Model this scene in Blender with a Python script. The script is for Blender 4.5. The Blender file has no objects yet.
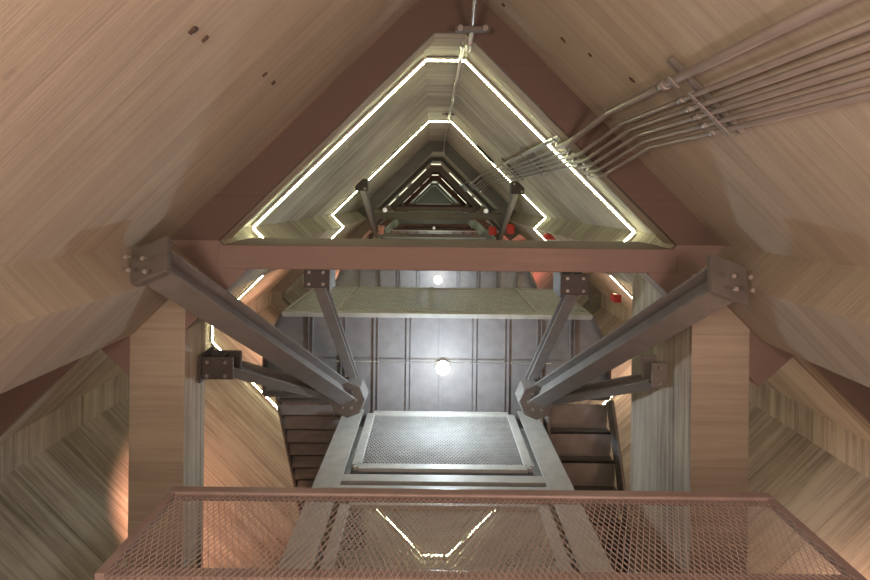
import bpy, bmesh, math, random
from mathutils import Vector, Matrix
random.seed(7)
C = bpy.context.scene.collection
F = 500.0                       # focal length in pixels of the 870 px wide frame
VX, VY = 433.0, 199.0           # where the shaft axis meets the picture
ROLL = math.radians(0.6)
EYE = 1.6                       # eye height above the floor

def W(X, Y, d):                 # shaft coordinates (right, towards apex, height above eye) -> world
    return Vector((X, -Y, d + EYE))
def P(px, py, d):               # (X, Y) of a picture point at height d
    x, y = px - VX, VY - py
    c, s = math.cos(ROLL), math.sin(ROLL)
    return ((x*c - y*s)*d/F, (x*s + y*c)*d/F)

# ------------------------------------------------------------------ materials
MATS = {}
def nodes(m):
    m.use_nodes = True
    n = m.node_tree.nodes; l = m.node_tree.links
    return n, l, n['Principled BSDF']
def concrete(name, base, dark, grain=1.0, rough=0.85, bumpy=0.35):
    m = bpy.data.materials.new(name); n, l, b = nodes(m)
    uv = n.new('ShaderNodeUVMap'); uv.uv_map = 'UVMap'
    def mp(sx, sy, off=0):
        k = n.new('ShaderNodeMapping'); k.inputs['Scale'].default_value = (sx, sy, 1); k.inputs['Location'].default_value = (off, off*1.7, 0)
        l.new(uv.outputs['UV'], k.inputs['Vector']); return k.outputs['Vector']
    def noise(v, sc, det=6, ro=0.6):
        t = n.new('ShaderNodeTexNoise'); t.inputs['Scale'].default_value = sc
        t.inputs['Detail'].default_value = det; t.inputs['Roughness'].default_value = ro
        l.new(v, t.inputs['Vector']); return t.outputs['Fac']
    def math_(op, a, c):
        t = n.new('ShaderNodeMath'); t.operation = op
        for i, q in enumerate((a, c)):
            if isinstance(q, (int, float)): t.inputs[i].default_value = q
            else: l.new(q, t.inputs[i])
        return t.outputs[0]
    def ramp(v, p0, p1, c0, c1):
        t = n.new('ShaderNodeValToRGB'); e = t.color_ramp.elements
        e[0].position, e[1].position = p0, p1; e[0].color, e[1].color = c0, c1
        l.new(v, t.inputs['Fac']); return t.outputs['Color']
    grainv = noise(mp(0.45, 13), 1.0, 8, 0.62)
    fine = noise(mp(1.6, 60, 3), 1.0, 4, 0.6)
    cloud = noise(mp(1, 1, 9), 0.55, 6, 0.6)
    pores = noise(mp(1, 1, 5), 30, 3, 0.7)
    # board joints: one value per 0.21 m board, dark joint line
    sep = n.new('ShaderNodeSeparateXYZ'); l.new(uv.outputs['UV'], sep.inputs[0])
    bd = math_('DIVIDE', sep.outputs['Y'], 0.21)
    fl = math_('FLOOR', bd, 0); fr = math_('FRACT', bd, 0)
    wn = n.new('ShaderNodeTexWhiteNoise'); wn.noise_dimensions = '1D'; l.new(fl, wn.inputs['W'])
    joint = math_('LESS_THAN', fr, 0.05)
    jv = math_('MULTIPLY', joint, math_('GREATER_THAN', wn.outputs['Value'], 0.65))
    lift = math_('LESS_THAN', math_('FRACT', math_('DIVIDE', sep.outputs['Y'], 1.47), 0), 0.018)
    mixv = math_('ADD', math_('MULTIPLY', grainv, 0.55*grain), math_('MULTIPLY', cloud, 0.45))
    mixv = math_('ADD', mixv, math_('MULTIPLY', math_('SUBTRACT', wn.outputs['Value'], 0.5), 0.10*grain))
    mixv = math_('ADD', mixv, math_('MULTIPLY', math_('SUBTRACT', fine, 0.5), 0.25*grain))
    eff = math_('ADD', 0.3, math_('MULTIPLY', math_('GREATER_THAN', sep.outputs['Y'], 5.45), 0.65)) if name == 'boarded_concrete' else 0.8
    mixv = math_('ADD', 0.48, math_('MULTIPLY', math_('SUBTRACT', mixv, 0.47), eff))
    col = ramp(mixv, 0.37, 0.57, (*dark, 1), (*base, 1))
    mul = n.new('ShaderNodeMixRGB'); mul.blend_type = 'MULTIPLY'; mul.inputs[0].default_value = 1
    l.new(col, mul.inputs[1])
    jj = math_('MAXIMUM', math_('MULTIPLY', jv, 0.22*grain), math_('MULTIPLY', lift, 0.38*grain))
    pr = math_('MULTIPLY', math_('GREATER_THAN', pores, 0.70), 0.25)
    jj = math_('MULTIPLY', jj, eff)
    blot = math_('MULTIPLY', math_('GREATER_THAN', noise(mp(1, 1.3, 21), 3.2, 8, 0.75), 0.66), 0.16)
    k = math_('SUBTRACT', 1.0, math_('MAXIMUM', math_('MAXIMUM', jj, blot), pr))
    l.new(k, mul.inputs[2]); l.new(mul.outputs[0], b.inputs['Base Color'])
    b.inputs['Roughness'].default_value = rough
    bp = n.new('ShaderNodeBump'); bp.inputs['Strength'].default_value = bumpy; bp.inputs['Distance'].default_value = 0.012
    l.new(math_('SUBTRACT', math_('ADD', grainv, math_('MULTIPLY', fine, 0.6)), math_('MULTIPLY', jj, 2.0)), bp.inputs['Height'])
    l.new(bp.outputs[0], b.inputs['Normal'])
    MATS[name] = m; return m
def paint(name, col, rough=0.45, metal=0.0, var=0.12, scale=6):
    m = bpy.data.materials.new(name); n, l, b = nodes(m)
    tc = n.new('ShaderNodeTexCoord'); t = n.new('ShaderNodeTexNoise'); t.inputs['Scale'].default_value = scale; t.inputs['Detail'].default_value = 6
    l.new(tc.outputs['Object'], t.inputs['Vector'])
    r = n.new('ShaderNodeValToRGB'); e = r.color_ramp.elements
    e[0].position, e[1].position = 0.3, 0.7
    e[0].color = tuple(c*(1-var) for c in col)+(1,); e[1].color = tuple(min(1, c*(1+var)) for c in col)+(1,)
    l.new(t.outputs['Fac'], r.inputs['Fac']); l.new(r.outputs[0], b.inputs['Base Color'])
    mr = n.new('ShaderNodeMapRange'); mr.inputs['To Min'].default_value = rough-0.08; mr.inputs['To Max'].default_value = rough+0.12
    l.new(t.outputs['Fac'], mr.inputs['Value']); l.new(mr.outputs[0], b.inputs['Roughness'])
    b.inputs['Metallic'].default_value = metal
    MATS[name] = m; return m
def glow(name, col, strength):
    m = bpy.data.materials.new(name); n, l, b = nodes(m)
    b.inputs['Base Color'].default_value = (0.8, 0.8, 0.78, 1)
    b.inputs['Emission Color'].default_value = (*col, 1); b.inputs['Emission Strength'].default_value = strength
    MATS[name] = m; return m

concrete('boarded_concrete', (0.43, 0.382, 0.305), (0.185, 0.155, 0.12), grain=1.0, bumpy=0.3)
concrete('frame_concrete', (0.285, 0.215, 0.19), (0.19, 0.14, 0.122), grain=0.35, bumpy=0.15)
concrete('dark_concrete', (0.21, 0.205, 0.175), (0.13, 0.125, 0.105), grain=0.5)
concrete('shaded_ring_concrete', (0.13, 0.09, 0.076), (0.10, 0.07, 0.058), grain=0.35, bumpy=0.15)  # weak light on the ring underside put into the colour as a darker tone
concrete('rough_floor', (0.38, 0.34, 0.29), (0.25, 0.22, 0.19), grain=0.2)
paint('grey_steel', (0.17, 0.158, 0.148), 0.6)
paint('dark_steel', (0.115, 0.105, 0.098), 0.6)
paint('stair_steel', (0.24, 0.222, 0.21), 0.55)
paint('tread_steel', (0.042, 0.042, 0.042), 0.6)
paint('soffit_steel', (0.21, 0.20, 0.20), 0.6)
paint('screen_steel', (0.46, 0.50, 0.49), 0.6)
paint('pale_steel', (0.40, 0.395, 0.365), 0.55)
paint('mesh_paint', (0.36, 0.29, 0.27), 0.45)
paint('rail_paint', (0.24, 0.185, 0.172), 0.35)
paint('mesh_steel', (0.34, 0.335, 0.32), 0.85, 0.0)
paint('galvanised', (0.42, 0.40, 0.385), 0.32, 0.75, 0.05, 6)
paint('black_steel', (0.055, 0.05, 0.048), 0.5)
paint('pit_dark', (0.06, 0.04, 0.03), 0.9)
paint('red_paint', (0.62, 0.05, 0.045), 0.4)
paint('pink_paint', (0.75, 0.36, 0.34), 0.5)
paint('white_paint', (0.8, 0.78, 0.74), 0.4)
glow('led_glow', (0.97, 1.0, 0.60), 26.0)
glow('led_far', (0.97, 1.0, 0.7), 0.5)
glow('led_farther', (0.97, 1.0, 0.75), 0.32)
glow('lamp_dim', (1.0, 0.98, 0.85), 0.14)
glow('bulb_glow', (1.0, 0.95, 0.74), 6.0)

# ------------------------------------------------------------------ mesh helper
def tag(o, label=None, cat=None, group=None, kind=None):
    if label: o['label'] = label
    if cat: o['category'] = cat
    if group: o['group'] = group
    if kind: o['kind'] = kind
    return o
def empty(name, loc, label, cat, group=None):
    o = bpy.data.objects.new(name, None); C.objects.link(o); o.location = W(*loc); o.empty_display_size = 0.2
    return tag(o, label, cat, group)
class MB:
    def __init__(s): s.v = []; s.f = []; s.uv = []
    def quad_uv(s, idx, uv=None): s.f.append(tuple(idx)); s.uv.append(uv)
    def prism(s, poly, d0, d1, holes=None):     # polygon in (X, Y) swept through height
        n = len(poly); o = len(s.v)
        for (x, y) in poly: s.v.append((x, y, d0))
        for (x, y) in poly: s.v.append((x, y, d1))
        s.quad_uv([o+i for i in range(n)], [(x, y) for x, y in poly])
        s.quad_uv([o+n+i for i in range(n)][::-1], [(x, y) for x, y in poly][::-1])
        for i in range(n):
            j = (i+1) % n
            L = math.hypot(poly[j][0]-poly[i][0], poly[j][1]-poly[i][1]); u0 = i*3.7
            s.quad_uv([o+i, o+j, o+n+j, o+n+i], [(u0, d0), (u0+L, d0), (u0+L, d1), (u0, d1)])
        return s
    def box(s, x0, x1, y0, y1, d0, d1):
        return s.prism([(x0, y0), (x1, y0), (x1, y1), (x0, y1)], d0, d1)
    def frame_(s, p0, p1, up):
        a = (Vector(p1)-Vector(p0)); L = a.length; a.normalize()
        u = Vector(up); u = (u - a*u.dot(a))
        if u.length < 1e-5: u = a.orthogonal()
        u.normalize(); w = a.cross(u); return a, u, w, L
    def profile(s, p0, p1, prof, up):            # closed outline (w, u) swept from p0 to p1
        a, u, w, L = s.frame_(p0, p1, up); n = len(prof); o = len(s.v)
        for q, z in ((Vector(p0), 0), (Vector(p1), L)):
            for (i, j) in prof: s.v.append(tuple(q + w*i + u*j))
        s.quad_uv([o+i for i in range(n)]); s.quad_uv([o+n+i for i in range(n)][::-1])
        per = 0
        for i in range(n):
            j = (i+1) % n; e = math.hypot(prof[j][0]-prof[i][0], prof[j][1]-prof[i][1])
            s.quad_uv([o+i, o+j, o+n+j, o+n+i], [(0, per), (0, per+e), (L, per+e), (L, per)]); per += e
        return s
    def bar(s, p0, p1, w, h, up=(0, 0, 1)):
        return s.profile(p0, p1, [(-w/2, -h/2), (w/2, -h/2), (w/2, h/2), (-w/2, h/2)], up)
    def ibeam(s, p0, p1, w, h, t=0.025, up=(0, 0, 1)):
        W2, H2, T = w/2, h/2, t
        return s.profile(p0, p1, [(-W2, -H2), (W2, -H2), (W2, -H2+T), (T/2, -H2+T), (T/2, H2-T), (W2, H2-T), (W2, H2), (-W2, H2), (-W2, H2-T), (-T/2, H2-T), (-T/2, -H2+T), (-W2, -H2+T)], up)
    def channel(s, p0, p1, w, h, t=0.02, up=(0, 0, 1)):   # open to +u
        W2 = w/2
        return s.profile(p0, p1, [(-W2, -h/2), (W2, -h/2), (W2, h/2), (W2-t, h/2), (W2-t, -h/2+t), (-W2+t, -h/2+t), (-W2+t, h/2), (-W2, h/2)], up)
    def tube(s, pts, r, n=10):
        pts = [Vector(p) for p in pts]; o = len(s.v); m = len(pts)
        a = (pts[1]-pts[0]).normalized(); u = a.orthogonal().normalized()
        for i, p in enumerate(pts):
            t = ((pts[min(i+1, m-1)]-p).normalized() + (p-pts[max(i-1, 0)]).normalized()).normalized()
            u = (u - t*u.dot(t)).normalized(); w = t.cross(u)
            for k in range(n):
                g = 2*math.pi*k/n; s.v.append(tuple(p + u*(r*math.cos(g)) + w*(r*math.sin(g))))
        for i in range(m-1):
            for k in range(n):
                k2 = (k+1) % n
                s.quad_uv([o+i*n+k, o+i*n+k2, o+(i+1)*n+k2, o+(i+1)*n+k])
        s.quad_uv([o+k for k in range(n)]); s.quad_uv([o+(m-1)*n+k for k in range(n)][::-1])
        return s
    def lathe(s, c, prof, axis=(0, 0, 1), n=20):  # prof: (r, h)
        a = Vector(axis).normalized(); u = a.orthogonal().normalized(); w = a.cross(u); o = len(s.v); c = Vector(c)
        for (r, h) in prof:
            for k in range(n):
                g = 2*math.pi*k/n; s.v.append(tuple(c + a*h + u*(r*math.cos(g)) + w*(r*math.sin(g))))
        for i in range(len(prof)-1):
            for k in range(n):
                k2 = (k+1) % n; s.quad_uv([o+i*n+k, o+i*n+k2, o+(i+1)*n+k2, o+(i+1)*n+k])
        s.quad_uv([o+k for k in range(n)]); s.quad_uv([o+(len(prof)-1)*n+k for k in range(n)][::-1])
        return s
    def build(s, name, mat, parent=None, origin=None, bevel=0.0, smooth=False, jitter=0):
        o0 = Vector((0, 0, 0))
        if parent is not None:
            q = parent
            while q is not None: o0 = o0 + q.location; q = q.parent
        loc = Vector((0, 0, 0))
        if parent is None:
            if origin is None:
                xs = [v[0] for v in s.v]; ys = [v[1] for v in s.v]; zs = [v[2] for v in s.v]
                origin = ((min(xs)+max(xs))/2, (min(ys)+max(ys))/2, min(zs))
            loc = W(*origin); o0 = loc
        me = bpy.data.meshes.new(name)
        me.from_pydata([tuple(W(*v)-o0) for v in s.v], [], s.f)
        uvl = me.uv_layers.new(name='UVMap'); li = 0
        jx = random.uniform(0, 40)
        for f, uv in zip(s.f, s.uv):
            for k in range(len(f)):
                if uv: uvl.data[li].uv = (uv[k][0]+jx, uv[k][1])
                else:
                    q = s.v[f[k]]; uvl.data[li].uv = (q[0]+jx, q[2]+q[1]*.3)
                li += 1
        b = bmesh.new(); b.from_mesh(me); bmesh.ops.recalc_face_normals(b, faces=b.faces); b.to_mesh(me); b.free()
        if smooth:
            for p in me.polygons: p.use_smooth = len(p.vertices) == 4
        ob = bpy.data.objects.new(name, me); C.objects.link(ob); ob.location = loc
        me.materials.append(MATS[mat])
        if parent is not None: ob.parent = parent
        if bevel:
            md = ob.modifiers.new('bevel', 'BEVEL'); md.width = bevel; md.segments = 2; md.limit_method = 'ANGLE'
        return ob
def kids(o): return [c for c in list(bpy.data.objects) if c.parent == o]
def copy_tree(o, parent=None):
    c = o.copy(); C.objects.link(c); c.parent = parent
    for ch in kids(o): copy_tree(ch, c)
    return c

# ------------------------------------------------------------------ the shaft
X0 = 0.17
HALF = [(-0.155, 2.215), (-2.88, -0.48), (-2.56, -0.80), (-3.28, -1.52), (-3.72, -1.11), (-6.14, -3.53), (-6.14, -4.06), (-0.2, -9.95)]
def mir(p): return (2*X0 - p[0], p[1])
RIGHT = [mir(p) for p in HALF]
LOOP = HALF + RIGHT[::-1]              # anticlockwise from the apex, down the left side
NL = len(LOOP); TOPD = 92.0
def offset(poly, t):                    # positive t = towards the inside
    out = []; n = len(poly)
    for i in range(n):
        p, a, c = Vector(poly[i]), Vector(poly[i-1]), Vector(poly[(i+1) % n])
        e1, e2 = (p-a).normalized(), (c-p).normalized()
        n1, n2 = Vector((-e1.y, e1.x)), Vector((-e2.y, e2.x))
        k = (n1+n2); k = k/(1+n1.dot(n2)) if 1+n1.dot(n2) > 0.1 else n1
        out.append(tuple(p + k*t))
    return out
OUT = offset(LOOP, -0.35)
def wall(name, i0, i1):                 # inner vertices i0..i1 of the loop, one face of the shaft
    m = MB(); idx = [k % NL for k in range(i0, i1+1)]
    m.prism([LOOP[k] for k in idx] + [OUT[k] for k in idx][::-1], -EYE, TOPD)
    return tag(m.build(name, 'boarded_concrete'), kind='structure')
w_ul = wall('wall_upper_left', 0, 5)
wall('wall_left', 5, 6); wall('wall_lower_left', 6, 7); wall('wall_bottom', 7, 8)
wall('wall_lower_right', 8, 9); wall('wall_right', 9, 10)
w_ur = wall('wall_upper_right', 10, 15); wall('wall_apex', 15, 16)
tag(MB().prism(OUT, -EYE-0.3, -EYE).build('floor', 'rough_floor'), kind='structure')
tag(MB().prism(OUT, TOPD, TOPD+0.3).build('ceiling', 'rough_floor'), kind='structure')

# ------------------------------------------------------------------ concrete ring frames
INN = offset(LOOP, 0.37)
def ring(d, label, hgt=0.36, mr='shaded_ring_concrete', mc='frame_concrete'):
    r = empty('concrete_ring_frame', (X0, -3.5, d), label, 'concrete frame', None)
    def seg(name, i0, i1, mr=mr):
        idx = [k % NL for k in range(i0, i1+1)]
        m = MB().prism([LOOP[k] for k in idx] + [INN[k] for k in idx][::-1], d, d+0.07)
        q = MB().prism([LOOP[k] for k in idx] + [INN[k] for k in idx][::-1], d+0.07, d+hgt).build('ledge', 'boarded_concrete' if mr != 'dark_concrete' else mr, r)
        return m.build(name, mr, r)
    mh = mc if mr == 'shaded_ring_concrete' else mr
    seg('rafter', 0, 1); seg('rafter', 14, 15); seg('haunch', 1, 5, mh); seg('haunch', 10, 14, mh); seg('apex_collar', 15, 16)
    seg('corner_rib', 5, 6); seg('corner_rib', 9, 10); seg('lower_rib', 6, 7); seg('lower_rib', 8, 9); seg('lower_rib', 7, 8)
    MB().box(-2.36, 2.70, -0.79, -0.525, d-0.012, d+1.0).build('crossbeam', mc, r, bevel=0.015)
    if mr == 'dark_concrete': return r
    MB().box(-3.32, -2.71, -7.0, -0.79, d-0.006, d+0.5).build('side_beam', 'boarded_concrete', r, bevel=0.012)
    MB().box(2.86, 3.5, -7.1, -0.79, d-0.006, d+1.65).build('side_beam', 'boarded_concrete', r, bevel=0.012)
    return r
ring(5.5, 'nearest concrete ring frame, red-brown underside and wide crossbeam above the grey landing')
ring(19.2, 'second concrete ring frame up the shaft, dark, behind the lower two lit strips', 0.36, 'dark_concrete', 'dark_concrete')
ring(33.5, 'third concrete ring frame up, small and brown inside the dark frame', 0.36, 'dark_concrete', 'dark_concrete')
ring(48.0, 'topmost concrete ring frame, tiny, near the vanishing point of the shaft', 0.36, 'dark_concrete', 'dark_concrete')

INS = offset(LOOP, 0.24)
def steel_ring(d, label):
    r = empty('steel_ring_frame', (X0, -1.0, d), label, 'steel frame')
    for nm, i0, i1 in (('side_channel', 0, 3), ('side_channel', 12, 15), ('apex_channel', 15, 16)):
        idx = [k % NL for k in range(i0, i1+1)]
        MB().prism([LOOP[k] for k in idx] + [INS[k] for k in idx][::-1], d, d+0.3).build(nm, 'dark_steel', r)
        a = offset(LOOP, 0.20)
        MB().prism([a[k] for k in idx] + [INS[k] for k in idx][::-1], d-0.12, d).build('lip', 'pale_steel', r)
    MB().box(-2.6, 2.95, -0.85, -0.70, d, d+0.25).build('tie_beam', 'pale_steel', r)
    return r
steel_ring(26.5, 'first dark steel frame lining the shaft, under the third lit outline')
steel_ring(40.0, 'second dark steel frame lining the shaft, between the third and fourth lit outlines')
steel_ring(55.0, 'third dark steel frame lining the shaft, between the fourth lit outline and the farthest strip')
steel_ring(72.0, 'last small steel frame lining the shaft, past the farthest glowing strip')

# ------------------------------------------------------------------ light strips
def strip(d, pts, label, mat='led_glow', r=0.0062):
    e = empty('light_strip', (pts[0][0], pts[0][1], d), label, 'light strip', 'light strips round the shaft wall')
    for a, b in zip(pts[:-1], pts[1:]):
        MB().tube([(a[0], a[1], d), (b[0], b[1], d)], r, 6).build('glowing_tube', mat, e)
        t = (Vector(b)-Vector(a)).normalized(); o = Vector((t.y, -t.x))*0.032
        MB().bar((a[0]+o.x, a[1]+o.y, d), (b[0]+o.x, b[1]+o.y, d), 0.085, 0.03, (o.x, o.y, 0)).build('back_shield', 'white_paint', e)  # backing added to shield the wall from the tube's glare
    return e
IN6 = offset(LOOP, 0.06)
def lerp(a, b, t): return (a[0]+(b[0]-a[0])*t, a[1]+(b[1]-a[1])*t)
L = IN6
strip(7.8, [lerp(L[2], L[3], .05), L[2], L[1], L[0], L[15], L[14], L[13], lerp(L[13], L[12], .05)][::-1], 'lowest, longest glowing strip over the wide crossbeam, nearest of the lit outlines')
strip(13.9, L + [L[0]], 'second glowing strip up, smaller lit outline inside the lowest one')
strip(20.6, [L[2], L[1], L[0], L[15], L[14], L[13]][::-1], 'hidden glowing strip, added to brighten the shaft behind the dark second ring frame')  # out-of-sight strip added to light the zone behind the second ring
def broken(a, b, cuts): return [(lerp(a, b, p), lerp(a, b, q)) for p, q in cuts]
def strip_pieces(d, pieces, label, mat, r):
    e = empty('light_strip', (pieces[0][0][0], pieces[0][0][1], d), label, 'light strip', 'light strips round the shaft wall')
    for a, b in pieces: MB().tube([(a[0], a[1], d), (b[0], b[1], d)], r, 6).build('glowing_tube', mat, e)
strip_pieces(31.0, broken(L[0], L[1], [(.12, .45), (.55, .74), (.82, .97)]) + [(L[15], L[0])], 'left half and apex bar of the third lit outline, broken by dark gaps', 'led_far', 0.03)
strip_pieces(31.0, broken(L[15], L[14], [(.2, .48), (.62, .72), (.78, .95)]), 'right half of the third lit outline, broken by dark gaps', 'led_far', 0.03)
strip_pieces(45.0, broken(L[0], L[1], [(.1, .3), (.4, .62), (.7, .95)]) + [(L[15], L[0])], 'left half of the fourth lit outline, tiny near the vanishing point', 'led_far', 0.035)
strip_pieces(45.0, broken(L[15], L[14], [(.1, .5), (.65, .95)]), 'right half of the fourth lit outline, tiny near the vanishing point', 'led_far', 0.035)
strip_pieces(64.0, [(L[15], L[0])] + broken(L[0], L[1], [(.1, .6)]) + broken(L[15], L[14], [(.1, .7)]), 'farthest small glowing strip at the vanishing point', 'led_farther', 0.05)

# ------------------------------------------------------------------ expanded metal
def lattice(m, x0, x1, d0, d1, Y, pitch, rise, sw, th):      # diamond mesh in the plane Y = const
    sl = (pitch/2)/(rise/2)
    H = d1-d0; dx = H*sl
    k = x0-dx
    while k < x1+dx:
        for sgn in (1, -1):
            a = k if sgn == 1 else k; xa, xb = a, a+sgn*dx; da, db = d0, d1
            # clip to x0..x1
            lo, hi = 0.0, 1.0
            if abs(xb-xa) > 1e-6:
                t0, t1 = (x0-xa)/(xb-xa), (x1-xa)/(xb-xa)
                lo, hi = max(lo, min(t0, t1)), min(hi, max(t0, t1))
            if hi-lo > 0.01:
                m.bar((xa+(xb-xa)*lo, Y, da+H*lo), (xa+(xb-xa)*hi, Y, da+H*hi), sw, th, (0, 1, 0))
        k += pitch
    return m

# ------------------------------------------------------------------ stair landings overhead
def landing(d, label):
    r = empty('stair_landing', (0.1, -4.5, d), label, 'landing', 'steel stair landings up the shaft')
    xl, xr = -2.70, 2.90; xl2, xr2 = -3.0, 3.2
    ye, yc, yb = -2.10, -2.75, -3.55
    deck = [(xl, ye), (xl2, yc), (xl2, yb), (-1.42, yb), (-1.42, -5.6), (1.95, -5.6), (1.95, yb), (xr2, yb), (xr2, yc), (xr, ye)]
    MB().prism(deck, d+0.12, d+0.16).build('deck', 'soffit_steel', r)
    m = MB().bar((xl, ye, d+0.1), (xr, ye, d+0.1), 0.08, 0.24, (0, 0, 1)); m.build('edge_beam', 'pale_steel', r, bevel=0.006)
    for (a, b) in (((xl, ye), (xl2, yc)), ((xl2, yc), (xl2, yb)), ((xr, ye), (xr2, yc)), ((xr2, yc), (xr2, yb))):
        MB().bar((a[0], a[1], d+0.08), (b[0], b[1], d+0.08), 0.06, 0.22, (0, 0, 1)).build('edge_beam', 'dark_steel', r)
    for xe in (xl2, 2.0):
        MB().bar((xe, yb, d+0.06), (xe+(1.5 if xe < 0 else 1.2), yb, d+0.06), 0.05, 0.2, (0, 0, 1)).build('edge_beam', 'dark_steel', r)
    for i in range(9):
        x = -2.2+0.595*i
        y1 = -5.55 if -1.4 < x < 1.9 else yb+0.03
        MB().channel((x, ye-0.05, d+0.097), (x, y1, d+0.097), 0.085, 0.045, 0.01, (0, 0, -1)).build('stiffener', 'soffit_steel', r)
    # tall mesh screen along the front edge
    lo, hi = d+0.22, d+2.65
    m = lattice(MB(), xl+0.05, xr-0.05, lo, hi, ye, 0.09, 0.16, 0.024, 0.008); m.build('mesh_panel', 'screen_steel', r)
    for d_ in (lo, hi): MB().bar((xl, ye, d_), (xr, ye, d_), 0.06, 0.06).build('screen_rail', 'pale_steel', r)
    for x in (xl+0.02, -1.75, 0.0, 1.95, xr-0.02): MB().bar((x, ye+0.02, lo), (x, ye+0.02, hi), 0.06, 0.05, (0, 1, 0)).build('screen_post', 'pale_steel', r)
    return r
base = landing(9.0, 'nearest grey steel stair landing overhead, bright round lamp on its ribbed underside')
names = ['second steel landing up, seen in the gap just under the wide crossbeam', 'third steel landing up, hidden mostly behind the wide crossbeam', 'fourth steel landing up, edge showing just over the crossbeam', 'fifth steel landing up, thin band above the crossbeam', 'sixth steel landing up, thin band in the far triangle']
for i, nm in enumerate(names):
    c = copy_tree(base); c.location.z += 6.0*(i+1); c['label'] = nm

# lamps on the undersides
def lamp(px, py, d, label, watts):
    X, Y = P(px, py, d-0.1)
    e = empty('ceiling_lamp', (X, Y, d), label, 'lamp', None)
    MB().lathe((X, Y, d), [(0.10, 0.12), (0.11, 0.0), (0.10, -0.03), (0.0001, -0.03)], n=24).build('lamp_base', 'white_paint', e)
    MB().lathe((X, Y, d-0.03), [(0.125, 0.0), (0.12, -0.04), (0.09, -0.075), (0.045, -0.095), (0.0001, -0.1)], n=24).build('diffuser', 'bulb_glow', e, smooth=True)
    l = bpy.data.lights.new('lamp_light', 'POINT'); l.energy = watts; l.color = (0.78, 0.90, 1.0); l.shadow_soft_size = 0.1
    o = bpy.data.objects.new('lamp_light', l); C.objects.link(o); o.location = Vector((0, 0, -1.0)); o.parent = e
    return e
lamp(443, 369, 9.0, 'bright round lamp in the middle of the nearest grey landing', 56)
lamp(438, 280, 15.0, 'small bright round lamp just under the wide crossbeam', 40)
# thin wire to the lower lamp
tag(MB().tube([(-1.8, -2.93, 8.97), (2.15, -2.93, 8.97)], 0.01, 6).build('lamp_cable', 'galvanised'), 'thin straight cable running across the ribs of the nearest landing, past the lamp', 'cable')

# ------------------------------------------------------------------ stair flights
def flight(x0, x1, y0, d0, run, rise, n, label, mt='stair_steel', mr='dark_steel'):
    r = empty('stair_flight', ((x0+x1)/2, y0, d0), label, 'stairs', None)
    sg = 1 if rise > 0 else -1
    for i in range(n):
        y, d = y0-run*i, d0+rise*i
        MB().box(x0, x1, y-run-0.02, y, d, d+0.04).build('tread', mt, r, bevel=0.004)
        e = y if rise > 0 else y-run
        lo, hi = (d-rise, d) if rise > 0 else (d+rise, d)
        MB().box(x0, x1, e-0.02, e, lo, hi).build('riser', mr, r)
        t = [o for o in kids(r) if o.name.startswith('tread')][-1]
        f = y if rise > 0 else y-run-0.02
        MB().box(x0+.01, x1-.01, f-0.02, f+0.012, d-0.05, d+0.0).build('nosing', 'pale_steel', t)
    for x in (x0-0.03, x1+0.03):
        a = (x, y0+0.1, d0-0.05); b = (x, y0-run*n, d0-0.05+rise*n)
        MB().bar(a, b, 0.05, 0.3, (0, 0, 1)).build('stringer', 'grey_steel', r, bevel=0.005)
    return r
flight(-2.72, -1.5, -3.62, 9.1, 0.34, 0.19, 13, 'left stair flight of grey treads, rising away beside the orange wall', 'stair_steel', 'dark_steel')
fr = flight(2.03, 3.12, -3.62, 8.85, 0.40, -0.2, 9, 'right stair flight of grey treads, coming down beside the pale concrete pier')

# ------------------------------------------------------------------ lift-frame posts with guard panels
YP = -3.72
def post(x0, x1, label):
    e = empty('steel_post', ((x0+x1)/2, YP-0.15, 3.05), label, 'steel post')
    MB().ibeam(((x0+x1)/2, YP-0.17, 3.05), ((x0+x1)/2, YP-0.17, 8.82), x1-x0, 0.34, 0.03, (0, 1, 0)).build('column', 'pale_steel', e)
    MB().box(x0-0.03, x1+0.03, YP-0.36, YP+0.02, 8.82, 8.86).build('cap_plate', 'grey_steel', e)
    return e
post(-1.52, -1.18, 'left upright steel post beside the mesh guard panel')
post(1.53, 1.86, 'right upright steel post beside the mesh guard panel')
def guard(d0, d1, label, r=None):
    e = empty('guard_panel', (0.17, YP, d0), label, 'mesh panel', 'mesh guard panels between the posts')
    x0, x1 = -1.10, 1.45; w = 0.13; y = YP-0.03
    # frame with chamfered corners
    c = 0.1
    for a, b in (((x0+c, d0+w/2), (x1-c, d0+w/2)), ((x1-w/2, d0+c), (x1-w/2, d1-c)), ((x0+c, d1-w/2), (x1-c, d1-w/2)), ((x0+w/2, d0+c), (x0+w/2, d1-c)), ((x0+w/2, d0+c), (x0+c, d0+w/2)), ((x1-w/2, d0+c), (x1-c, d0+w/2))):
        MB().bar((a[0], y, a[1]), (b[0], y, b[1]), w, 0.05, (0, 1, 0)).build('frame_bar', 'pale_steel', e, bevel=0.006)
    lattice(MB(), x0+w, x1-w, d0+w, d1-w, y-0.01, 0.055, 0.085, 0.013, 0.006).build('mesh_infill', 'mesh_steel', e)
    return e
guard(6.9, 8.78, 'upper mesh guard panel between two pale posts under the bright lamp')
guard(4.2, 6.2, 'lower mesh guard panel between the posts, behind the front mesh railing')
for d, nm in ((6.68, 'upper pale horizontal beam under the mesh guard panel'), (6.42, 'lower pale horizontal beam under the mesh guard panel, touching the front rail in view')):
    tag(MB().ibeam((-1.18, YP-0.09, d), (1.53, YP-0.09, d), 0.16, 0.16, 0.02, (0, 1, 0)).build('cross_beam', 'pale_steel'), nm, 'steel beam')

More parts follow.
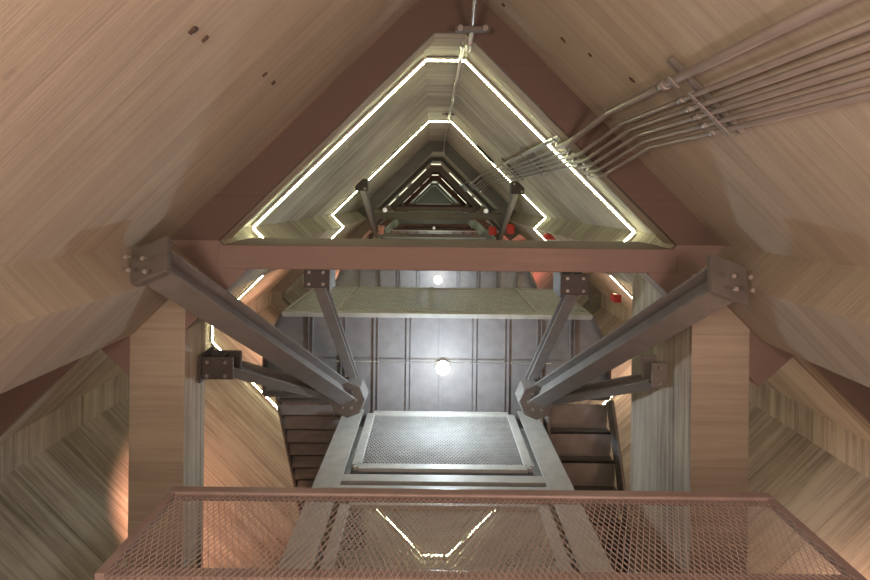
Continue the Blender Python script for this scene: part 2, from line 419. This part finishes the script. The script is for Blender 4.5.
# ------------------------------------------------------------------ diagonal braces
def P3(px, py, d):
    x, y = P(px, py, d); return (x, y, d)
def plate(m, c, sx, sy, sz): m.box(c[0]-sx/2, c[0]+sx/2, c[1]-sy/2, c[1]+sy/2, c[2]-sz/2, c[2]+sz/2)
def bolts(parent, c, offs, r=0.018):
    for (dx, dy, dz) in offs:
        MB().lathe((c[0]+dx, c[1]+dy, c[2]+dz), [(r, 0.0), (r, -0.03), (0.001, -0.03)], n=6).build('bolt', 'galvanised', parent)
nodeL = P3(349, 396, 8.2); nodeR = P3(535, 398, 8.2)
def brace(name, a, b, w, h, label, cat='steel brace', mat='grey_steel', ends=True):
    e = empty(name, a, label, cat)
    MB().ibeam(a, b, w, h, 0.028, (0, 0, 1)).build('beam', mat, e)
    if ends:
        A, B = Vector(a), Vector(b); t = (B-A).normalized()
        MB().bar(tuple(A-t*0.02), tuple(A+t*0.04), w+0.10, h+0.12).build('end_plate', 'dark_steel', e, bevel=0.01)
        q = A+t*0.0
        bolts(e, (q[0], q[1], q[2]-(h+0.12)/2), [(0.06, 0.05, 0), (-0.06, -0.05, 0), (0.08, -0.06, 0), (-0.08, 0.06, 0)], 0.02)
    return e
brace('diagonal_brace', P3(150, 261, 4.45), nodeL, 0.25, 0.27, 'large left diagonal brace from the ring frame down to the left post')
brace('diagonal_brace', P3(728, 279, 4.45), nodeR, 0.25, 0.27, 'large right diagonal brace from the ring frame down to the right post')
brace('hanger_strut', P3(319, 281, 6.75), (nodeL[0]+.05, nodeL[1]+.12, 8.5), 0.15, 0.16, 'thin left strut hanging from under the crossbeam to the left post', mat='grey_steel', ends=False)
brace('hanger_strut', P3(572, 291, 6.75), (nodeR[0]-.05, nodeR[1]+.12, 8.5), 0.15, 0.16, 'thin right strut hanging from under the crossbeam to the right post', mat='grey_steel', ends=False)
brace('tie_strut', P3(226, 366, 5.95), (nodeL[0]-.1, nodeL[1]-.12, 8.4), 0.14, 0.17, 'short left strut from the dark wall bracket, under the large left brace', ends=False)
brace('tie_strut', P3(654, 380, 6.3), (nodeR[0]+.1, nodeR[1]-.12, 8.4), 0.14, 0.17, 'short right strut from the pale pier bracket, under the large right brace', ends=False)
def node(c, label):
    e = empty('joint_plate', c, label, 'joint plate')
    m = MB().lathe((c[0], c[1], c[2]-0.16), [(0.29, 0.0), (0.30, 0.02), (0.30, 0.36), (0.27, 0.38)], n=8); m.build('gusset', 'grey_steel', e, bevel=0.02)
    bolts(e, (c[0], c[1], c[2]-0.16), [(0.14*math.cos(g), 0.14*math.sin(g), 0) for g in [k*math.pi/3 for k in range(6)]], 0.022)
    return e
node(nodeL, 'left eight-sided joint plate where the braces meet the left post')
node(nodeR, 'right eight-sided joint plate where the braces meet the right post')

def bracket(px0, px1, py0, py1, d, depth, label, mat='black_steel', side=1):
    (x0, y0), (x1, y1) = P(px0, py0, d), P(px1, py1, d)
    e = empty('wall_bracket', ((x0+x1)/2, (y0+y1)/2, d), label, 'bracket')
    t = 0.03
    for dd in (0, depth): MB().box(x0, x1, y1, y0, d+dd, d+dd+t).build('flange', mat, e, bevel=0.012)
    xm = x0 if side > 0 else x1
    MB().box(xm-t/2, xm+t/2, y1-0.03, y0+0.03, d-0.04, d+depth+t+0.04).build('back_plate', mat, e, bevel=0.005)
    xm2 = (x0*0.45+x1*0.55)
    MB().box(xm2-t/2, xm2+t/2, y1+0.02, y0-0.02, d+t, d+depth).build('web', mat, e)
    bolts(e, ((x0+x1)/2, (y0+y1)/2, d), [(sx*(x1-x0)*0.28, sy*abs(y1-y0)*0.3, 0) for sx in (-1, 1) for sy in (-1, 1)], 0.022)
    return e
bracket(201, 233, 357, 380, 5.8, 0.25, 'dark steel bracket on the left concrete side beam, below the big left brace')
bracket(652, 686, 363, 388, 6.05, 0.3, 'grey steel bracket on the pale right concrete pier, below the big right brace', 'grey_steel', -1)
bracket(304, 329, 268, 288, 6.52, 0.28, 'dark steel bracket under the left part of the crossbeam', 'black_steel', -1)
bracket(561, 589, 274, 295, 6.52, 0.28, 'dark steel bracket under the right part of the crossbeam', 'black_steel')

# upper brackets on the second lit outline with thin struts into the far landing
def wallbox(px, py, d, s, label):
    c = P3(px, py, d); e = empty('bracket_box', c, label, 'bracket')
    m = MB().bar((c[0]-s*.5, c[1]-s*.5*0, c[2]), (c[0]+s*.5, c[1], c[2]), s, s*.9); m.build('box', 'black_steel', e, bevel=0.02)
    bolts(e, (c[0], c[1], c[2]-s*.45), [(-.1, .1, 0), (.1, -.1, 0)], 0.03)
    return c
a = wallbox(362, 185, 13.4, 0.32, 'dark bracket box on the left of the second lit outline')
brace('upper_strut', a, P3(377, 236, 19.1), 0.15, 0.15, 'thin grey strut below the dark box left of the second lit outline', ends=False)
a = wallbox(517, 188, 13.4, 0.34, 'dark bracket box on the right of the second lit outline')
brace('upper_strut', a, P3(499, 240, 19.1), 0.15, 0.15, 'thin grey strut below the dark box right of the second lit outline', ends=False)
for px, py, d, nm, q in ((399, 144, 13.85, 'dark slim box set along the left of the second lit outline', (1, 1)), (486, 153, 13.85, 'dark slim box set along the right of the second lit outline', (1, -1))):
    c = P3(px, py, d); h = 0.33
    tag(MB().bar((c[0]-h*.7, c[1]-h*.7*q[1], d), (c[0]+h*.7, c[1]+h*.7*q[1], d), 0.16, 0.2).build('cable_box', 'black_steel', bevel=0.015), nm, 'cable box')

# ------------------------------------------------------------------ front balustrade
def front():
    YB = -2.30; d0, d1 = 3.0, 3.874
    e = empty('balustrade', (0.2, YB, d0), 'nearest balustrade of diamond mesh under a red-brown rail, along the bottom edge', 'railing')
    x0, x1 = -1.98, 2.62
    prof = [(-0.055, -0.05), (0.055, -0.05), (0.06, 0.0), (0.045, 0.04), (-0.045, 0.04), (-0.06, 0.0)]
    MB().profile((x0-0.03, YB, d1), (x1+.03, YB, d1), [(-.035, -.045), (.035, -.045), (.035, .045), (-.035, .045)], (0, 0, 1)).build('top_rail', 'rail_paint', e, bevel=0.014)
    MB().bar((x0, YB+.0, d1-0.055), (x1, YB+.0, d1-0.055), 0.02, 0.02).build('mesh_clamp', 'rail_paint', e)
    MB().bar((x0, YB-.01, d0+0.05), (x1, YB-.01, d0+0.05), 0.04, 0.08, (0, 0, 1)).build('bottom_rail', 'rail_paint', e, bevel=0.008)
    for x in (x0, x1): MB().bar((x, YB, d0), (x, YB, d1-.04), 0.06, 0.06, (0, 1, 0)).build('baluster', 'rail_paint', e, bevel=0.006)
    lattice(MB(), x0+.02, x1-.02, d0-0.06, d1-0.05, YB+0.02, 0.041, 0.09, 0.005, 0.004).build('mesh_infill', 'mesh_paint', e)
    # deck it stands on
    r = empty('entrance_landing', (0.2, -4.5, 2.8), 'lowest landing deck carrying the front balustrade, under the bottom edge', 'landing')
    MB().box(-2.6, 3.0, -8.4, -2.40, 2.86, 2.95).build('deck', 'grey_steel', r)
    MB().bar((-2.6, -2.38, 2.88), (3.0, -2.38, 2.88), 0.04, 0.14, (0, 0, 1)).build('edge_beam', 'rail_paint', r)
front()

# ------------------------------------------------------------------ conduits on the right wall
N = Vector((-1, -1, 0)).normalized(); T = Vector((1, -1, 0)).normalized()
WR = 2*X0 + 2.37                               # X + Y on the right wall
def onwall(t, off, d):                          # t along the wall from the conduit start, off = clearance
    p = Vector((1.78, WR-1.78, 0)) + T*t + N*off; return (p.x, p.y, d)
def conduit(t, r, label, i):
    c0, c1 = r+0.05, 0.37+r+0.03
    pts = [onwall(t, c0, -1.5), onwall(t, c0, 4.92-0.02*i), onwall(t, c0+.03, 4.98-0.02*i), onwall(t, c1-.03, 5.38), onwall(t, c1, 5.44), onwall(t, c1, 5.92), onwall(t, c1-.03, 6.02), onwall(t, c0+.02, 6.55), onwall(t, c0, 6.66), onwall(t, c0, 18.4), onwall(t, c1, 19.1), onwall(t, c1, 19.7), onwall(t, c0, 20.5), onwall(t, c0, 33.0)]
    e = empty('conduit', pts[0], label, 'conduit', None)
    MB().tube(pts, r, 10).build('pipe', 'galvanised', e, smooth=True)
    for d in (3.75, 9.5):
        q = Vector(onwall(t, c0, d)); MB().tube([tuple(q-Vector((0, 0, .05))), tuple(q+Vector((0, 0, .05)))], r*1.25, 10).build('coupling', 'galvanised', e, smooth=True)
ords = ['topmost and thickest conduit of the bundle on the right wall', 'second conduit from the top on the right wall', 'third conduit from the top on the right wall', 'fourth conduit from the top on the right wall', 'fifth conduit from the top on the right wall', 'lowest conduit of the bundle on the right wall']
for i, nm in enumerate(ords):
    conduit([0.0, 0.17, 0.26, 0.345, 0.43, 0.51][i], [0.034, 0.021, 0.021, 0.021, 0.021, 0.021][i], nm, i)
for d, nm in ((3.55, 'slotted steel rail clamping the near end of the conduit bundle'), (9.6, 'small steel rail clamping the conduits above the nearest ring frame'), (12.2, 'farther small rail clamping the conduits below the second lit outline'), (7.0, 'rail clamping the conduits just past the nearest ring frame')):
    e = empty('conduit_rail', onwall(-0.12, 0.02, d), nm, 'pipe clamp')
    MB().channel(onwall(-0.14, 0.022, d), onwall(0.6, 0.022, d), 0.05, 0.04, 0.006, tuple(N)).build('rail', 'grey_steel', e)
    for i in range(6):
        t = [0.0, 0.17, 0.26, 0.345, 0.43, 0.51][i]; r = 0.034 if i == 0 else 0.021
        MB().bar(onwall(t-r-0.02, 2*r+0.055, d), onwall(t+r+0.02, 2*r+0.055, d), 0.035, 0.012, tuple(N)).build('clip', 'grey_steel', e)
# apex conduit
YA = 2.215
ap = [(0.40, YA-.06, -1.5), (0.40, YA-.06, 4.6), (0.40, YA-.09, 4.75), (0.40, 1.79, 5.35), (0.40, 1.77, 5.45), (0.40, 1.77, 5.95), (0.40, 1.80, 6.05), (0.40, YA-.09, 6.6), (0.40, YA-.06, 6.75), (0.40, YA-.06, 18.4), (0.40, 1.77, 19.1), (0.40, 1.77, 19.7)]
e = empty('conduit', ap[0], 'single conduit running up the apex of the shaft through the lit outlines', 'conduit')
MB().tube(ap, 0.03, 10).build('pipe', 'galvanised', e, smooth=True)
for d, y in ((5.7, 1.77), (7.0, YA-.06), (12.6, YA-.06)):
    MB().tube([(0.40, y, d-.09), (0.40, y, d+.09)], 0.045, 10).build('coupling', 'galvanised', e, smooth=True)
for d, y, nm in ((5.30, 1.80, 'clamp holding the apex conduit at the nearest ring frame'), (12.9, YA-.03, 'clamp holding the apex conduit at the second lit outline')):
    e = empty('conduit_clamp', (0.4, y, d), nm, 'pipe clamp')
    MB().bar((0.22, y+.0, d), (0.58, y+.0, d), 0.08, 0.05, (0, 1, 0)).build('rail', 'dark_steel', e, bevel=0.006)
    bolts(e, (0.4, y, d-.04), [(-.13, 0, 0), (.13, 0, 0)], 0.03)

# plain red and pink boxes and a plate, standing in for unidentified details
def redbox(px, py, d, w, h, label, mat='red_paint'):
    c = P3(px, py, d); e = empty('red_box', c, label, 'box')
    MB().box(c[0]-w/2, c[0]+w/2, c[1]-h/2, c[1]+h/2, d, d+0.3).build('case', mat, e, bevel=0.02)
    MB().box(c[0]-w*.36, c[0]+w*.36, c[1]-h*.36, c[1]+h*.36, d-0.03, d+0.0).build('cover', mat, e, bevel=0.01)
redbox(493, 231, 18.6, 0.27, 0.30, 'small red box above the crossbeam, left of the thin right strut')
redbox(511, 229, 18.6, 0.26, 0.36, 'small red box above the crossbeam, just right of the thin right strut')
redbox(553, 237, 12.5, 0.36, 0.14, 'flat red box at the foot of the second lit outline, on the right')
redbox(618, 299, 12.5, 0.18, 0.20, 'small red box on the right wall beside the pale concrete pier')
redbox(379, 230, 18.6, 0.36, 0.32, 'pale pink box above the crossbeam beside the thin left strut', 'pink_paint')
c = P3(520, 239, 17.5); e = empty('gabled_plate', c, 'small house-shaped pink and red plate behind the crossbeam, right of the right strut', 'unidentified_plate')
MB().prism([(c[0]-.26, c[1]-.14), (c[0]+.24, c[1]-.14), (c[0]+.22, c[1]), (c[0]-.02, c[1]+.17), (c[0]-.26, c[1]-.02)], c[2], c[2]+.06).build('plate', 'pink_paint', e, bevel=0.008)
MB().prism([(c[0]-.06, c[1]-.14), (c[0]+.22, c[1]-.14), (c[0]+.2, c[1]-.02), (c[0]-.04, c[1]-.02)], c[2]-.02, c[2]).build('red_panel', 'red_paint', e)

def globe(px, py, d, r, label):
    c = P3(px, py, d); e = empty('round_lamp', c, label, 'lamp')
    MB().lathe(c, [(r*.7, 0.25), (r*.75, 0.0), (r*.6, -0.02)], n=16).build('lamp_base', 'white_paint', e)
    MB().lathe((c[0], c[1], d-.02), [(r, 0.0), (r*.95, -r*.4), (r*.6, -r*.8), (0.0001, -r)], n=16).build('diffuser', 'lamp_dim', e, smooth=True)
globe(385, 210, 18.9, 0.09, 'small pale round lamp at the left corner of the dark second ring frame')
globe(486, 211, 18.9, 0.09, 'small pale round lamp at the right corner of the dark second ring frame')
globe(434, 228, 18.9, 0.055, 'tiny white lamp over the middle of the wide crossbeam')

# small pits and chips in the near walls
def pits(w, pts, wl):
    for (px, py, sx, sy) in pts:
        x, y = px-VX, VY-py
        d = wl*F/((x - y) if wl < 0 else (x + y))
        c = Vector((*P(px, py, d), d))
        n = N if wl > 0 else Vector((1, -1, 0)).normalized()
        m = MB(); o = []
        a1 = Vector((0, 0, 1)); a2 = n.cross(a1)
        poly = []
        for k in range(9):
            g = 2*math.pi*k/9; q = random.uniform(.7, 1.15)
            poly.append((math.cos(g)*sx*q, math.sin(g)*sy*q))
        m.profile(tuple(c - n*0.03), tuple(c + n*0.006), poly, tuple(a1)).build('pit', 'pit_dark', w)
pits(w_ul, [(195, 30, .024, .018), (206, 39, .03, .007), (191, 33, .012, .01), (274, 83, .022, .014), (265, 75, .025, .004)], -2.37)
pits(w_ur, [(632, 80, .03, .012), (563, 40, .03, .008), (503, 5, .03, .015), (590, 55, .02, .01)], WR)

# ------------------------------------------------------------------ lights
def light(kind, loc, energy, col, size=0.3, rot=None, name='lamp', sx=None):
    l = bpy.data.lights.new(name, kind); l.energy = energy; l.color = col
    if kind == 'AREA':
        l.shape = 'RECTANGLE'; l.size = size; l.size_y = sx or size
    else: l.shadow_soft_size = size
    o = bpy.data.objects.new(name, l); C.objects.link(o); o.location = W(*loc)
    if rot: o.rotation_euler = rot
    return o
# unseen warm fill lights added below the viewer to brighten the near walls
light('POINT', (-1.5, 0.1, -0.6), 150, (1.0, 0.79, 0.62), 0.6, name='low_fill')
light('POINT', (2.2, -0.3, -0.6), 150, (1.0, 0.67, 0.57), 0.6, name='low_fill')
light('POINT', (0.3, -2.6, -0.4), 90, (1.0, 0.62, 0.5), 0.6, name='low_fill')
# warm lamps in the side pockets of each storey
sp = light('SPOT', (-3.6, -3.75, 6.9), 420, (1.0, 0.46, 0.30), 0.08, name='pocket_lamp')
sp.data.spot_size = math.radians(62); sp.data.spot_blend = 0.6
sp.rotation_mode = 'QUATERNION'; sp.rotation_quaternion = (W(-4.6, -6.0, 10.0)-W(-3.6, -3.75, 6.9)).to_track_quat('-Z', 'Y')
light('POINT', (4.9, -4.8, 6.2), 25, (1.0, 0.6, 0.42), 0.25, name='pocket_lamp')
for d in (29.5, 42.0):
    light('POINT', (-4.6, -4.2, d), 50, (1.0, 0.42, 0.30), 0.25, name='pocket_lamp')
    light('POINT', (4.9, -4.2, d), 50, (1.0, 0.22, 0.18), 0.25, name='pocket_lamp')
light('POINT', (4.9, -4.0, 14.0), 40, (1.0, 0.55, 0.43), 0.25, name='pocket_lamp')
light('POINT', (-4.7, -4.0, 16.0), 50, (1.0, 0.5, 0.35), 0.25, name='pocket_lamp')

for d, wt in ((24.5, 45), (32.4, 70), (50.4, 110), (68.0, 160), (84.0, 160)):  # unseen fill lights added to brighten the far end of the shaft
    light('POINT', (0.3, -3.6, d), wt, (0.84, 1.0, 0.84), 0.12, name='shaft_fill')
wd = bpy.data.worlds.new('world'); bpy.context.scene.world = wd; wd.use_nodes = True
wd.node_tree.nodes['Background'].inputs[0].default_value = (0.05, 0.05, 0.05, 1)

# ------------------------------------------------------------------ camera
cam = bpy.data.cameras.new('camera'); co = bpy.data.objects.new('camera', cam); C.objects.link(co)
cam.sensor_fit = 'HORIZONTAL'; cam.sensor_width = 36; cam.lens = F*36/870
cam.shift_x = (435-VX)/870; cam.shift_y = -(290-VY)/870
cam.clip_start = 0.05; cam.clip_end = 300
R, U = Vector((1, 0, 0)), Vector((0, -1, 0))
r_ = R*math.cos(ROLL) + U*math.sin(ROLL); u_ = -R*math.sin(ROLL) + U*math.cos(ROLL); b_ = Vector((0, 0, -1))
co.matrix_world = Matrix(((r_.x, u_.x, b_.x, 0), (r_.y, u_.y, b_.y, 0), (r_.z, u_.z, b_.z, EYE), (0, 0, 0, 1)))
sc = bpy.context.scene; sc.camera = co
sc.view_settings.view_transform = 'Standard'; sc.view_settings.look = 'None'; sc.view_settings.gamma = 1.0
sc.view_settings.use_curve_mapping = False; sc.view_settings.exposure = 1.35
